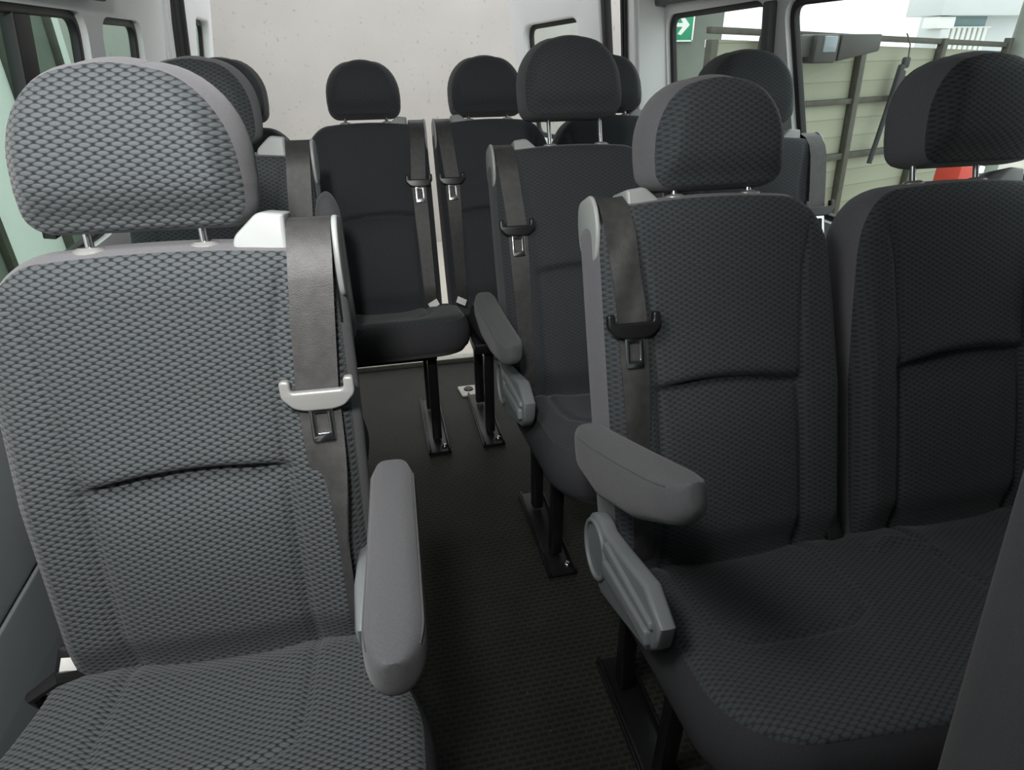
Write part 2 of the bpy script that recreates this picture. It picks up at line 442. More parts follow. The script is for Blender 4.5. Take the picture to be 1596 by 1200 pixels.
BULGE, RE = .022, .055
def backrest(s, H, q, parent, loc, rot, bx=.207):
    def build():
        base = lambda b: lerp_tab([(-.05, .222), (.05, .226), (.28, .228), (.42, .218), (.52, .208), (.62, .203)], b/H*.62)
        tow = lambda b: lerp_tab([(-.05, min(.222, bx+.024)), (.1, min(.230, bx+.026)), (.4, bx+.027), (.62, bx+.027)], b/H*.62)
        plainc, towc = (.083, .115), (.075, .045)
        wn, wp, rn, rp = (base, tow, plainc, towc) if s > 0 else (tow, base, towc, plainc)
        n = (104, 130) if q else (64, 84)
        return pad('backrest', wn, wp, -.05, H-.006, rn, rp, .03, .095, BULGE, RE, [M[FAB[q]], M[CLO[q]]],
                   lambda a, b, d: (a, -d, b), back_front(s, H), crown=.006, band_out=.010, nu=n[0], nv=n[1])
    return cached(('backrest', s, H, q, bx), build)(parent, loc, rot)

def headrest(q, parent, loc, rot, k=1.):
    def build():
        def ex(a, b):
            return .018*(1-((b-.088)/.088)**2) - .010*smooth01(1-b/.06)
        n = (72, 72) if q else (48, 52)
        w = lambda b: lerp_tab([(0, .125*k), (.05, .128*k), (.19, .119*k)], b)
        return pad('headrest', w, w, 0, .178*k, (.082*k, .104*k), (.082*k, .104*k), .028, .094, .018, .05, [M[FAB[q]], M[CLO[q]]],
                   lambda a, b, d: (a, -d, b), ex, crown=.006, band_out=.006, nu=n[0], nv=n[1], nb=8, back_bulge=.02,
                   spread=lambda b: .009*smooth01((b-.02)/.14))
    return cached(('headrest', q, k), build)(parent, loc, rot)

def cushion(key, wn, wp, length, seats, parent, loc, rot, q=True):
    """seat base; seats = list of seat centre x for the sewn insert panels"""
    def build():
        lines = []
        for c in seats:
            lines.append([(c-.137, -.1), (c-.137, .16), (c-.125, .205), (c-.09, .222), (c, .226), (c+.09, .222), (c+.125, .205), (c+.137, .16), (c+.137, -.1)])
        def ex(a, b):
            g = 0
            for l in lines: g += .008*math.exp(-(seg_dist(a, b, l)/.008)**2)
            d = 0
            for c in seats: d -= .014*math.exp(-(((a-c)/.11)**4))*math.exp(-(((b-.10)/.14)**4))
            d -= .022*smooth01(1-(b+.02)/.07)
            if key[0] == 'bench' and key[-2] == 1: d += .010*math.exp(-(seg_dist(a, b, [(.25, .075), (.285, .062), (.32, .075), (.345, .10)])/.012)**2)
            return d-g
        wmin = wn(0)+wp(0)
        n = (int(wmin/.0055), 84) if q else (int(wmin/.009), 56)
        return pad('seat_cushion', wn, wp, -.06, length, (.115, .125), (.115, .125), .02, .118 if length > .32 else .104, .016, .05, [M[FAB[q]], M['cloth_base']],
                   lambda a, b, d: (a, -b, d-.012), ex, crown=.018, band_out=.016, nu=n[0], nv=n[1], nb=9, flip=True)
    return cached(('cushion',)+key, build)(parent, loc, rot)

def belt_tower(s, H, parent, loc, rot, bx=.207, bw=.05, th=0.):
    H = round(H+th, 3)
    x0, x1 = sorted((s*(bx-.079), s*(bx-.030)))
    def build():
        i_, o_ = bx-.079, bx-.030
        out = ccw(round_poly([(s*(i_-.020), H-.034), (s*o_, H-.045), (s*o_, H+.020), (s*(i_+.016), H+.024), (s*(i_+.002), H+.012), (s*(i_-.020), H-.008)], [.004, .003, .004, .010, .012, .010]))
        return plate('belt_tower_cap', [out], .074, M['cap_plastic'], None, bevel=.006)
    R_ = Matrix.Rotation(rot[0], 3, 'X')
    cached(('towercap', s, H, bx), build)(parent, Vector(loc)+R_@Vector((0, .045, 0)), (R_@ROT_XZ.to_matrix()).to_euler())
    x0, x1 = sorted((s*(bx-.030), s*(bx+bw/2+.001)))
    def build2():
        prof = round_poly([(.0, H-.13), (-.004, H-.03), (.012, H-.002), (.055, H+.004), (.085, H-.002), (.090, H-.13)], [.004, .02, .018, .01, .02, .004])
        return plate('belt_slot', [prof], x1-x0, M['black_plastic'], None, bevel=.003)
    cached(('slot', s, H, bx, bw), build2)(parent, Vector(loc)+Matrix.Rotation(rot[0], 3, 'X')@Vector(((x0+x1)/2, 0, 0)), (Matrix.Rotation(rot[0], 3, 'X')@ROT_YZ.to_matrix()).to_euler())
    def build3():
        prof = round_poly([(-.010, H-.05), (-.006, H-.01), (.014, H+.016), (.080, H+.010), (.092, H-.03), (.085, H-.08), (.010, H-.10)], [.03, .03, .03, .02, .03, .03, .04])
        return plate('tower_end_plate', [prof], .008, M['cap_plastic'], None, bevel=.003)
    cached(('endplate', s, H, bx), build3)(parent, Vector(loc)+Matrix.Rotation(rot[0], 3, 'X')@Vector((s*(bx+bw/2+.0045), 0, 0)), (Matrix.Rotation(rot[0], 3, 'X')@ROT_YZ.to_matrix()).to_euler())

TONGUE_BAR = [(-.046, .019), (-.046, -.004), (-.032, -.019), (-.018, -.023), (.018, -.023), (.032, -.019), (.046, -.004), (.046, .019), (.033, .019), (.033, .003), (-.033, .003), (-.033, .019)]
def seat_belt(s, H, parent, loc, rot, tongue_b=.41, silver=False, wob=.0, bx=.207, bw=.050, th=0.):
    fr = back_front(s, H); HB = H; H = H+th
    def dd(a, b): return BULGE+fr(a, b)*.9*smooth01((HB-b)/.04)+.004
    pts = [(s*bx, .070, H-.06), (s*bx, .058, H+.000), (s*bx, .040, H+.012), (s*bx, .018, H+.010), (s*bx, -.004, H-.006), (s*bx, -.020, H-.032)]
    wid = [bw]*6
    nb = 22
    for k in range(1, nb+1):
        b = (H-.05) - (H-.05-tongue_b)*k/nb
        a = s*(bx-.001-.012*k/nb); pts.append((a, -dd(a, b)-.004*sin(pi*k/nb), b)); wid.append(bw)
    for k in range(1, 19):
        b = tongue_b - (tongue_b+.03)*k/18
        a = s*(bx-.013+.004*k/18); y = -dd(a, b)+.002 if b > .02 else -.024+.03*(.02-b)/.05
        pts.append((a, y, b)); wid.append(bw-.010*k/18)
    tw = [0.]*(len(pts)-18) + [(1.0 if silver else .25)*s*smooth01((k-2)/8) for k in range(1, 19)]
    belt = ribbon('seat_belt', pts, wid, .0025, M['webbing'], parent, loc, rot, wob, tw)
    y = -dd(s*(bx-.013), tongue_b)-.009
    bar_m = M['silver_plastic'] if silver else M['black_plastic']
    tb = cached(('tongue', silver), lambda: plate('belt_tongue', [round_poly(TONGUE_BAR, .005, 3)], .014, bar_m, None, bevel=.003))
    to = tb(belt, (s*(bx-.011), y, tongue_b), (pi/2, 0, 0))
    bl = cached(('blade',), lambda: plate('tongue_blade', [rrect(-.016, -.074, .016, -.014, .004, 3), rrect(-.0085, -.060, .0085, -.030, .002, 2)[::-1]], .004, M['chrome'], None, bevel=.001))
    if silver: to.scale = (1.06, 1.06, 1)
    bl(belt, (s*(bx-.011), y+.001, tongue_b), (pi/2, 0, 0))
    return belt

def posts(parent, loc, rot, H, lift=0.):
    for sx in (-.07, .07):
        R = Matrix.Rotation(rot[0], 3, 'X')
        L = Vector(loc)+R@Vector((sx, .026, H+.001))
        p = cached(('post', round(lift, 3)), lambda: tube('headrest_post', [(0, 0, -.03), (0, 0, .035+lift)], .0055, M['chrome'], None, 12))(parent, L, rot)
        def fer():
            bm = bmesh.new(); add_tube(bm, [(0, 0, -.006), (0, 0, .004), (0, 0, .008)], [.017, .017, .012], 20)
            for v in bm.verts: v.co.x *= 1.25
            return from_bm('post_collar', bm, M['silver_plastic'], None)
        cached(('collar',), fer)(p, (0, 0, 0), (0, 0, 0))

def armrest(s, parent, loc, tilt, L=.38):
    def build():
        secs = []; n = 34
        for k in range(n+1):
            t = 1-(1-k/n)**1.8
            hgt = lerp_tab([(0, .078), (.25, .104), (.6, .092), (1, .052)], t); w = .031
            e = 1.
            if t < .05: e = .82+.18*ell(t/.05)
            if t > .82: e = .10+.90*sqrt(max(0, 1-((t-.82)/.18)**2))
            eh = 1. if t < .9 else .55+.45*sqrt(max(0, 1-((t-.9)/.1)**2))
            sec = []
            for i in range(40):
                a = 2*pi*i/40; cx, cz = cos(a), sin(a); ex = 3.4 if cz > 0 else 2.4
                x = math.copysign(abs(cx)**(2/ex), cx)*w*e; z = math.copysign(abs(cz)**(2/ex), cz)
                zz = (z*.5-.5)*hgt*eh if True else 0
                sec.append((x, -L*t, zz))
            secs.append(sec)
        return loft('armrest', secs, M['armcloth'], None, ang=50)
    o = cached(('armrest', L), build)(parent, loc, (tilt, 0, 0))
    def seam():
        # stitched welt around the top panel
        pts = []
        for k in range(25):
            t = .06+.86*k/24; e = 1. if t < .82 else .25+.75*sqrt(max(0, 1-((t-.82)/.18)**2)); hg = lerp_tab([(0, .078), (.25, .104), (.6, .092), (1, .052)], t); pts.append((-.0285*e, -L*t, -.168*hg+.0006))
        for k in range(24, -1, -1):
            t = .06+.86*k/24; e = 1. if t < .82 else .25+.75*sqrt(max(0, 1-((t-.82)/.18)**2)); hg = lerp_tab([(0, .078), (.25, .104), (.6, .092), (1, .052)], t); pts.append((.0285*e, -L*t, -.168*hg+.0006))
        return tube('stitched_seam', pts, .0011, M['cloth_dark'], None, 6)
    cached(('armseam', L), seam)(o, (0, 0, 0), (0, 0, 0))
    return o

def recliner(s, parent, loc):
    """grey plastic cover over the recline hinge, long tongue pointing forward"""
    out = [(.062, -.02)]
    out = []
    for k in range(13):
        a = math.radians(-100+k*18); out.append((.012+.066*cos(a), .020+.076*sin(a)))
    out += [(-.09, .105), (-.20, .135), (-.268, .105), (-.262, .055), (-.235, .018), (-.10, -.035), (-.03, -.062)]
    def b1():
        o = plate('recliner_cover', [out], .030, M['grey_plastic'], None, bevel=.009, res=3); return o
    o = cached(('recl',), b1)(parent, loc, ROT_YZ); o.scale = (.92, .92, 1)
    def b2():
        ring = [(.012+.058*cos(2*pi*k/32), .020+.066*sin(2*pi*k/32)) for k in range(32)]
        inn = [(.012+.049*cos(2*pi*k/32), .020+.057*sin(2*pi*k/32)) for k in range(32)]
        return plate('hinge_rim', [ring, inn[::-1]], .010, M['grey_plastic'], None, bevel=.003)
    cached(('rim',), b2)(o, (0, 0, s*.016), (0, 0, 0))
    def b3():
        return plate('recline_lever', [round_poly([(-.045, .012), (-.045, .050), (-.242, .078), (-.250, .048)], [.006, .01, .008, .008])], .018, M['grey_plastic'], None, bevel=.005)
    cached(('lever',), b3)(o, (0, 0, s*.016), (0, 0, 0))
    def b4():
        return plate('cover_rib', [round_poly([(-.035, .058), (-.035, .085), (-.246, .100), (-.252, .086)], [.006, .01, .006, .006])], .016, M['grey_plastic'], None, bevel=.005)
    cached(('rib',), b4)(o, (0, 0, s*.014), (0, 0, 0))
    return o

def buckle(parent, loc, rot=(0, 0, 0), label=False):
    def b():
        bm = bmesh.new(); add_box(bm, (.034, .018, .070), (0, 0, 0), .006); add_box(bm, (.024, .004, .05), (0, .0, -.055), .001)
        return from_bm('belt_buckle', bm, M['black_plastic'], None)
    o = cached(('buckle',), b)(parent, loc, rot)
    if label:
        box('buckle_label', (.022, .0015, .03), (0, -.0098, .005), M['white_tag'], o, r=.0004)['label'] = 'white label on black buckle'
    return o

def leg_frame(parent, x, y0=.15, y1=-.17, ztop=.42, name='leg_frame'):
    """two black steel uprights on a foot rail bolted to the floor"""
    for yy, lean in ((y0-.05, .02), (y1+.06, -.01)):
        bm = bmesh.new(); add_box(bm, (.034, .034, ztop-.02), (0, 0, (ztop-.02)/2+.02), .004)
        for v in bm.verts: v.co.y += lean*(v.co.z/ztop)
        from_bm('leg', bm, M['black_metal'], parent, (x, yy, 0))
    bm = bmesh.new()
    add_box(bm, (.085, y0-y1+.06, .012), (0, (y0+y1)/2, .006), .003)
    for dx in (-.036, .036): add_box(bm, (.006, y0-y1+.06, .022), (dx, (y0+y1)/2, .013), .002)
    foot = from_bm('foot_rail', bm, M['black_metal'], parent, (x, 0, 0))
    for yy in (y0, y1): tube('floor_bolt', [(.02, yy, .010), (.02, yy, .020), (.02, yy, .024)], [.011, .011, .006], M['chrome'], foot, 8)

def rotX(a): return (-a, 0, 0)
def one_back(parent, dx, s, lean, q, lift=0., hlean=None, silver=False, H=None, wob=0., bx=.207, hx=0., hz=0., hk=1., bw=.050, th=0.):
    H = H or .599/cos(lean)
    H = round(H, 3)
    loc = Vector((dx, 0, ZJ)); rot = rotX(lean); R = Matrix.Rotation(rot[0], 3, 'X')
    backrest(s, H, q, parent, loc, rot, bx)
    belt_tower(s, H, parent, loc, rot, bx, bw, th)
    seat_belt(s, H, parent, loc, rot, tongue_b=(.409 if s else .4)/cos(lean), silver=silver, wob=wob, bx=bx, bw=bw, th=th)
    hl = lean if hlean is None else hlean
    headrest(q, parent, loc+R@Vector((hx, .006, H+.014))+Vector((0, 0, lift+hz)), rotX(hl), hk)
    posts(parent, loc, rot, H, lift)

def const(v): return lambda b: v

# ------------------------------------------------------------------ the seats
LL, RL = .171, .342
def single_seat(name, x, y, lean, rz, label, arm_tilt, arm_loc, q, silver):
    e = empty(name, (x, y, 0), label, 'seat', None, rz)
    one_back(e, 0, 1, lean, q, hlean=lean-.02, silver=silver, hz=.016, hx=.003 if q == 2 else -.012, hk=1.035 if q == 2 else 1., bw=.057, th=.020)
    fl = lambda b: .245+.03*smooth01((b-.05)/.25)
    fr = lambda b: .235+.06*smooth01((b-.0)/.22)
    cushion(('single', q), fl, fr, .40, [0], e, (0, 0, ZJ), (-.13, 0, 0), q)
    armrest(1, e, arm_loc, arm_tilt)
    recliner(1, e, (.232, .10, ZJ+.05))
    buckle(e, (-.228, -.005, ZJ+.005), (-.35, .35, .2), label=True)
    bm = bmesh.new(); add_tube(bm, [(-.27, -.02, ZJ-.05), (-.262, -.045, ZJ+.0), (-.235, -.03, ZJ+.012), (-.21, -.01, ZJ-.01)], .010, 8)
    from_bm('buckle_strap', bm, M['black_plastic'], e)
    bm = bmesh.new(); add_box(bm, (.012, .05, .03), (0, 0, 0), .004)
    from_bm('belt_anchor', bm, M['chrome'], e, (.215, .0, ZJ-.004), (.5, 0, 0))
    for xx in (-.17, .17): leg_frame(e, xx)
    box('seat_frame', (.40, .30, .04), (0, -.07, .40), M['black_metal'], e, r=.006)
    return e

def bench(name, x, y, lean, label, gap, aisle, q, arm=None, lifts=(0, 0), aw=.20, group=None, hlean=None, legs=(-.13,), tags=False, wob=0., bx=.207, hxs=(0, 0), hzs=(.01, .01), hks=(1., 1.), bw=.050, length=.395, tilt=-.13, legy=(.15, -.17)):
    """two seats on one frame. aisle = -1/+1: side of the aisle seat, whose belt tower is on its outer edge"""
    e = empty(name, (x, y, 0), label, 'seat', group)
    one_back(e, 0, aisle, lean, q, lift=lifts[0], hlean=hlean, wob=wob, bx=bx, hx=hxs[0], hz=hzs[0], hk=hks[0], bw=bw)
    one_back(e, -aisle*gap, -aisle, lean, q, lift=lifts[1], hlean=hlean, bx=bx, hx=hxs[1], hz=hzs[1], hk=hks[1], bw=bw)
    far = gap+.225
    a, b = (const(aw), const(far)) if aisle < 0 else (const(far), const(aw))
    cushion(('bench', aisle, gap, aw, q, length), a, b, length, [0, -aisle*gap], e, (0, 0, ZJ), (tilt, 0, 0), q)
    if arm: armrest(aisle, e, arm[0], arm[1]); recliner(aisle, e, (aisle*.236, .02, ZJ))
    mid = -aisle*gap/2
    buckle(e, (mid-.03*1, -.005, ZJ+.012), (-.9, .3, 0)); buckle(e, (mid+.045, .01, ZJ+.02), (-.5, -.25, 0))
    if tags:
        if not arm: box('belt_label', (.036, .002, .024), (aisle*.165, -.050, ZJ+.022), M['white_tag'], e, r=.0005, rot=(-.6, -.5*aisle, 0))['label'] = 'white cloth label'
        else: box('belt_label', (.002, .03, .04), (aisle*(.218 if arm else .16), -.07 if arm else -.01, ZJ+(.055 if arm else .03)), M['beige_tag'] if arm else M['white_tag'], e, r=.0005, rot=(.3, .2*aisle, .9*aisle))['label'] = 'pale cloth label'
    for lx in legs: leg_frame(e, lx, *legy)
    box('seat_frame', (gap+.30, .30, .04), (mid, -.07, .40), M['black_metal'], e, r=.006)
    return e

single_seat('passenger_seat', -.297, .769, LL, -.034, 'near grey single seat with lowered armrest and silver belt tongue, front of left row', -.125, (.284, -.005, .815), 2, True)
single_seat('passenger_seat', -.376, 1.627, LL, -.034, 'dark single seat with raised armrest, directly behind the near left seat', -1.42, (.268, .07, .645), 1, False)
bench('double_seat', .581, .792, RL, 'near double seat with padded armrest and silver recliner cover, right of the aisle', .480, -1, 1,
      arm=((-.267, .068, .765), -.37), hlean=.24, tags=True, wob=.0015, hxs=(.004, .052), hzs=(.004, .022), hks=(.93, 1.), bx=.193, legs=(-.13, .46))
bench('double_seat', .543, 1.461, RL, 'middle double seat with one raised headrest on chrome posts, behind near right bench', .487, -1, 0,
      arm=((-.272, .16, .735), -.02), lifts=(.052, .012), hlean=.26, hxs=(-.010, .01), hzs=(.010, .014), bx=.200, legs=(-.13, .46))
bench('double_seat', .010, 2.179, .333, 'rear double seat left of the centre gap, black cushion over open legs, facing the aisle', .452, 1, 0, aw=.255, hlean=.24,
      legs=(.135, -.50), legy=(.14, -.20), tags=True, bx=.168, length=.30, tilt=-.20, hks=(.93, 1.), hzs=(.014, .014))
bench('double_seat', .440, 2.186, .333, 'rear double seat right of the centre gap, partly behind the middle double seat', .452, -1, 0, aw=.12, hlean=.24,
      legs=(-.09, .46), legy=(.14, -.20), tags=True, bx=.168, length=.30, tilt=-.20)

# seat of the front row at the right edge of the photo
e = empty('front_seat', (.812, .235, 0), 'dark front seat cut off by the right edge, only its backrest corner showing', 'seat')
backrest(-1, .575, 0, e, (0, 0, ZJ), rotX(.125), .190)
headrest(0, e, Vector((0, .085, ZJ+.585)), rotX(.10)); posts(e, (0, 0, ZJ), rotX(.125), .575)
cushion(('front', 0), const(.235), const(.235), .40, [0], e, (0, 0, ZJ), (-.13, 0, 0), 0)
for xx in (-.17, .17): leg_frame(e, xx)
box('seat_frame', (.40, .30, .04), (0, -.07, .40), M['black_metal'], e, r=.006)

# ------------------------------------------------------------------ van body
TH = .14                              # the sides lean in towards the roof
def side_pt(side, y, z, off=0.):
    if side > 0: return Vector((1.335-(z-.85)*TH+off, y, z))
    return Vector((-.745+(z-.85)*TH-off, y, z))
bev = math.atan(TH)
def side_rot(side):
    # local X -> +Y, local Y -> up the leaning wall, local Z -> out (+x) for right, in (+x) for left
    up = Vector((-TH*side, 0, 1)).normalized(); xax = Vector((0, 1, 0)); zax = xax.cross(up)
    return Matrix((xax, up, zax)).transposed().to_euler()
cosb = cos(bev)
def wy(z): return (z-.85)/cosb         # wall-plane height coordinate of height z

def wall(side, y0, y1, z0, z1, holes, thick, mat, name):
    out = [[(y0, wy(z0)), (y1, wy(z0)), (y1, wy(z1)), (y0, wy(z1))]]
    for h in holes: out.append([(a, wy(b)) for a, b in h][::-1])
    p = side_pt(side, 0, .85, thick/2)
    return plate(name, out, thick, mat, None, p, side_rot(side))

def grow(P, d):
    c = [sum(p[0] for p in P)/len(P), sum(p[1] for p in P)/len(P)]; out = []
    n = len(P)
    for i in range(n):
        x0, y0 = P[i-1]; x1, y1 = P[(i+1) % n]; l = math.hypot(x1-x0, y1-y0) or 1
        out.append((P[i][0]+(y1-y0)/l*d, P[i][1]-(x1-x0)/l*d))
    return out

def window(side, P, n, thick, tint, seal=.018, bars=()):
    """glass, black rubber gasket and bright inner lip in the opening P (counter-clockwise y,z list)"""
    Q = [(a, wy(b)) for a, b in P]
    rot = side_rot(side)
    g = plate('window_%d' % n, [grow(Q, -.004)], .005, tint, None, side_pt(side, 0, .85, thick+.004), rot)
    structure(g)
    plate('window_gasket', [grow(Q, .004), grow(Q, -seal)[::-1]], .022, M['rubber'], g, (0, 0, -side*.006), (0, 0, 0), bevel=.004)
    plate('window_lip', [grow(Q, .010), grow(Q, .002)[::-1]], .008, M['trim_light'], g, (0, 0, -side*(thick-.002)), (0, 0, 0), bevel=.002)
    for y in bars:
        plate('window_divider', [[(y-.04, Q[0][1]), (y+.04, Q[0][1]), (y+.04, wy(1.40)), (y-.04, wy(1.40))]], .03, M['rubber'], g, (0, 0, -side*.005), (0, 0, 0), bevel=.004)
    return g

W1 = ccw(round_poly([(2.09, .86), (2.775, .86), (2.785, 1.435), (2.05, 1.45)], .07, 6))
W2 = ccw(round_poly([(.86, .850), (1.815, .850), (1.962, 1.442), (.86, 1.455)], .07, 6))
wr = wall(1, -1.25, 2.86, -.02, 1.78, [W1, W2], .03, M['trim_light'], 'wall_right'); structure(wr)
window(1, W1, 1, .03, M['glass']); window(1, W2, 2, .03, M['glass'])
# darker header trim above the right windows and grey pillar covers
def strip(side, P, thick, mat, name, off):
    return structure(plate(name, [ccw([(a, wy(b)) for a, b in P])], thick, mat, None, side_pt(side, 0, .85, off), side_rot(side), bevel=.006))
strip(1, round_poly([(-.9, 1.478), (2.80, 1.466), (2.80, 1.76), (-.9, 1.76)], .02), .05, M['trim_dark'], 'trim_1', -.018)
strip(1, round_poly([(2.015, .84), (2.05, .84), (2.03, 1.44), (1.99, 1.44)], .01), .03, M['trim_dark'], 'trim_2', -.012)
strip(1, round_poly([(-.9, .02), (2.80, .02), (2.80, .70), (-.9, .70)], .02), .03, M['panel_grey'], 'trim_3', -.010)

W3 = ccw(round_poly([(1.05, .86), (2.07, .86), (2.07, 1.415), (1.05, 1.415)], .07, 6))
W4 = ccw(round_poly([(2.18, .86), (2.56, .86), (2.56, 1.41), (2.18, 1.41)], .06, 6))
wl = wall(-1, -1.25, 2.84, -.02, 1.78, [W3, W4], .03, M['trim_light'], 'wall_left'); structure(wl)
window(-1, W3, 3, .03, M['glass_green'], bars=(1.74,)); window(-1, W4, 4, .03, M['glass_green'])
strip(-1, round_poly([(-.9, 1.445), (2.12, 1.440), (2.12, 1.76), (-.9, 1.76)], .02), .05, M['trim_dark'], 'trim_4', -.018)
strip(-1, round_poly([(-.9, .02), (2.80, .02), (2.80, .40), (-.9, .27)], .02), .03, M['panel_grey'], 'trim_5', -.010)
strip(-1, round_poly([(-.9, .28), (2.80, .41), (2.80, .78), (-.9, .78)], .02), .03, M['panel_grey'], 'trim_6', -.010)

fl = box('floor', (2.4, 4.0, .05), (.31, .71, -.025), M['floor'], r=.001); structure(fl)
cl = box('ceiling', (2.1, 4.15, .04), (.30, .77, 1.79), M['trim_light'], r=.002); structure(cl)
sill = box('trim_7', (2.36, .05, .07), (.31, 2.725, -.012), M['cream_paint'], r=.008); structure(sill)
# rear corner pillars
def pillar(name, P, z0, z1, mat, lean):
    bm = bmesh.new(); lo = [bm.verts.new((x, y, z0)) for x, y in P]; hi = [bm.verts.new((x+lean*(z1-z0), y, z1)) for x, y in P]
    n = len(P)
    for k in range(n): bm.faces.new((lo[k], lo[(k+1) % n], hi[(k+1) % n], hi[k]))
    bm.faces.new(lo[::-1]); bm.faces.new(hi)
    es = [x for x in bm.edges if abs(x.verts[0].co.z-x.verts[1].co.z) > .1]
    bmesh.ops.bevel(bm, geom=es, offset=.015, segments=3, affect='EDGES')
    return structure(from_bm(name, bm, mat))
pillar('trim_8', [(1.268, 2.79), (1.44, 2.79), (1.44, 2.89), (1.262, 2.89)], 0, 1.78, M['trim_light'], -.10)
pillar('trim_9', [(1.244, 2.86), (1.264, 2.86), (1.264, 2.91), (1.244, 2.91)], 0, 1.78, M['rubber'], -.10)
pillar('trim_10', [(-.90, 2.84), (-.79, 2.84), (-.79, 2.90), (-.90, 2.90)], 0, 1.78, M['white_paint'], .10)
pillar('trim_12', [(-.795, 2.92), (-.752, 2.92), (-.752, 2.965), (-.795, 2.965)], 0, 1.78, M['rubber'], .10)
WS = round_poly([(-.50, 1.0), (1.10, 1.0), (1.02, 1.56), (-.42, 1.56)], .1, 6)
wf = plate('wall_front', [[(-.80, 0), (1.42, 0), (1.24, 1.78), (-.62, 1.78)], WS[::-1]], .06, M['trim_dark'], None, (0, -1.28, 0), (pi/2, 0, 0)); structure(wf)
structure(plate('window_5', [grow(WS, .01)], .006, M['glass_tinted'], None, (0, -1.28, 0), (pi/2, 0, 0)))
head = box('trim_11', (2.0, .10, .16), (.30, 2.79, 1.70), M['trim_light'], r=.01); structure(head)

# rear doors, swung open
def rear_door(n, hx, hy, ang, side, L, win, mat):
    d = Vector((sin(ang), cos(ang), 0)); up = Vector((-TH*side*cos(ang), TH*side*sin(ang)*1, 1)); up = (up - d*up.dot(d)).normalized()
    zax = d.cross(up)
    rot = Matrix((d, up, zax)).transposed().to_euler()
    rim = [(0, -.70), (L, -.70), (L, .80), (0, .80)]
    g = plate('door_%d' % n, [round_poly(rim, .03), win[::-1]], .05, mat, None, (hx, hy, .85), rot, bevel=.012); structure(g)
    plate('door_window', [grow(win, .005)], .005, M['glass'] if side > 0 else M['glass_green'], g, (0, 0, side*.025), (0, 0, 0))
    plate('door_window_gasket', [grow(win, .004), grow(win, -.022)[::-1]], .018, M['rubber'], g, (0, 0, side*.018), (0, 0, 0), bevel=.003)
    plate('door_edge_seal', [[(-.030, -.68), (-.004, -.68), (-.004, .79), (-.030, .79)]], .04, M['rubber'], g, (0, 0, 0), (0, 0, 0), bevel=.006)
    return g
win_r = ccw(round_poly([(.30, .02), (.76, .02), (.73, .575), (.18, .60)], .07, 6))
rear_door(1, 1.150, 3.03, math.radians(-14), 1, .87, win_r, M['trim_light'])
win_l = ccw(round_poly([(.27, .0), (.74, .0), (.74, .60), (.27, .60)], .07, 6))
rear_door(2, -.725, 2.975, math.radians(-4), -1, .84, win_l, M['trim_light'])

# white floor anchor plate in front of the rear bench
an = empty('floor_anchor', (.322, 2.40, .0), 'small white floor anchor plate with a black hole, under the rear seats', 'anchor')
plate('anchor_plate', [round_poly([(-.035, -.045), (.045, -.045), (.035, .045), (-.045, .045)], .01)], .008, M['cream_paint'], an, (0, 0, .005), (0, 0, 0), bevel=.002)
bm = bmesh.new(); add_tube(bm, [(0, 0, .008), (0, 0, .014)], [.022, .018], 16); from_bm('anchor_socket', bm, M['black_plastic'], an, (0, .01, 0))

# ------------------------------------------------------------------ outside
gr = box('ground', (40, 40, .1), (3, 12, -.72), M['ground'], r=.001); structure(gr)
cw = box('wall_back', (6.6, .25, 5), (-.05, 7.4, 1.8), M['concrete'], r=.01); structure(cw)

# board fence on the right, running away behind the van
ang = math.radians(73); fd = Vector((sin(ang), cos(ang), 0)); F0 = Vector((3.244, 4.2, 0))
frz = math.atan2(fd.y, fd.x)
def fz(s): return 1.36-.030*s
fe = empty('fence', F0, 'cream board fence with dark steel frame outside the right windows', 'fence', None, frz)
bays = [(-1.27, -.611), (-.609, .169), (.171, 1.054), (1.056, 1.95)]
m, nt, b = new_mat('cream_fence_boards')
tc = nt.nodes.new('ShaderNodeTexCoord'); wv = nt.nodes.new('ShaderNodeTexWave'); wv.wave_type = 'BANDS'; wv.bands_direction = 'Z'; wv.wave_profile = 'SAW'
wv.inputs['Scale'].default_value = 2.6; wv.inputs['Distortion'].default_value = 0
nt.links.new(tc.outputs['Object'], wv.inputs['Vector'])
rp = nt.nodes.new('ShaderNodeValToRGB'); rp.color_ramp.elements[0].position = .0; rp.color_ramp.elements[0].color = (.15, .155, .115, 1)
rp.color_ramp.elements[1].position = .07; rp.color_ramp.elements[1].color = (.31, .325, .245, 1)
x = rp.color_ramp.elements.new(1.); x.color = (.275, .29, .215, 1)
nt.links.new(wv.outputs['Fac'], rp.inputs['Fac']); nt.links.new(rp.outputs['Color'], b.inputs['Base Color']); b.inputs['Roughness'].default_value = .7
M['fence_boards'] = m
for a, c in bays:
    bm = bmesh.new(); add_box(bm, (c-a, .025, 1.95), ((a+c)/2, .04, -.67+.975), .003)
    for v in bm.verts:
        if v.co.z > .5: v.co.z = fz(v.co.x)-.045
    from_bm('board_panel', bm, M['fence_boards'], fe)
for s_, lean in ((-1.27, .0), (-.61, .0), (.12, .085), (1.055, .0), (1.96, 0.)):
    bm = bmesh.new(); add_box(bm, (.055, .05, 2.02), (0, 0, -.67+1.01), .003)
    for v in bm.verts: v.co.x += lean*(1.3-v.co.z)
    from_bm('fence_post', bm, M['fence_steel'], fe, (s_, 0, 0))
for z, sl in ((fz(0), -.030), (.965, 0), (.594, 0), (.10, 0)):
    bm = bmesh.new(); add_box(bm, (3.3, .04, .036 if z > .9 else .045), (.35, 0, 0), .004)
    for v in bm.verts: v.co.z += sl*v.co.x
    from_bm('fence_rail', bm, M['fence_steel'], fe, (0, .01, z))
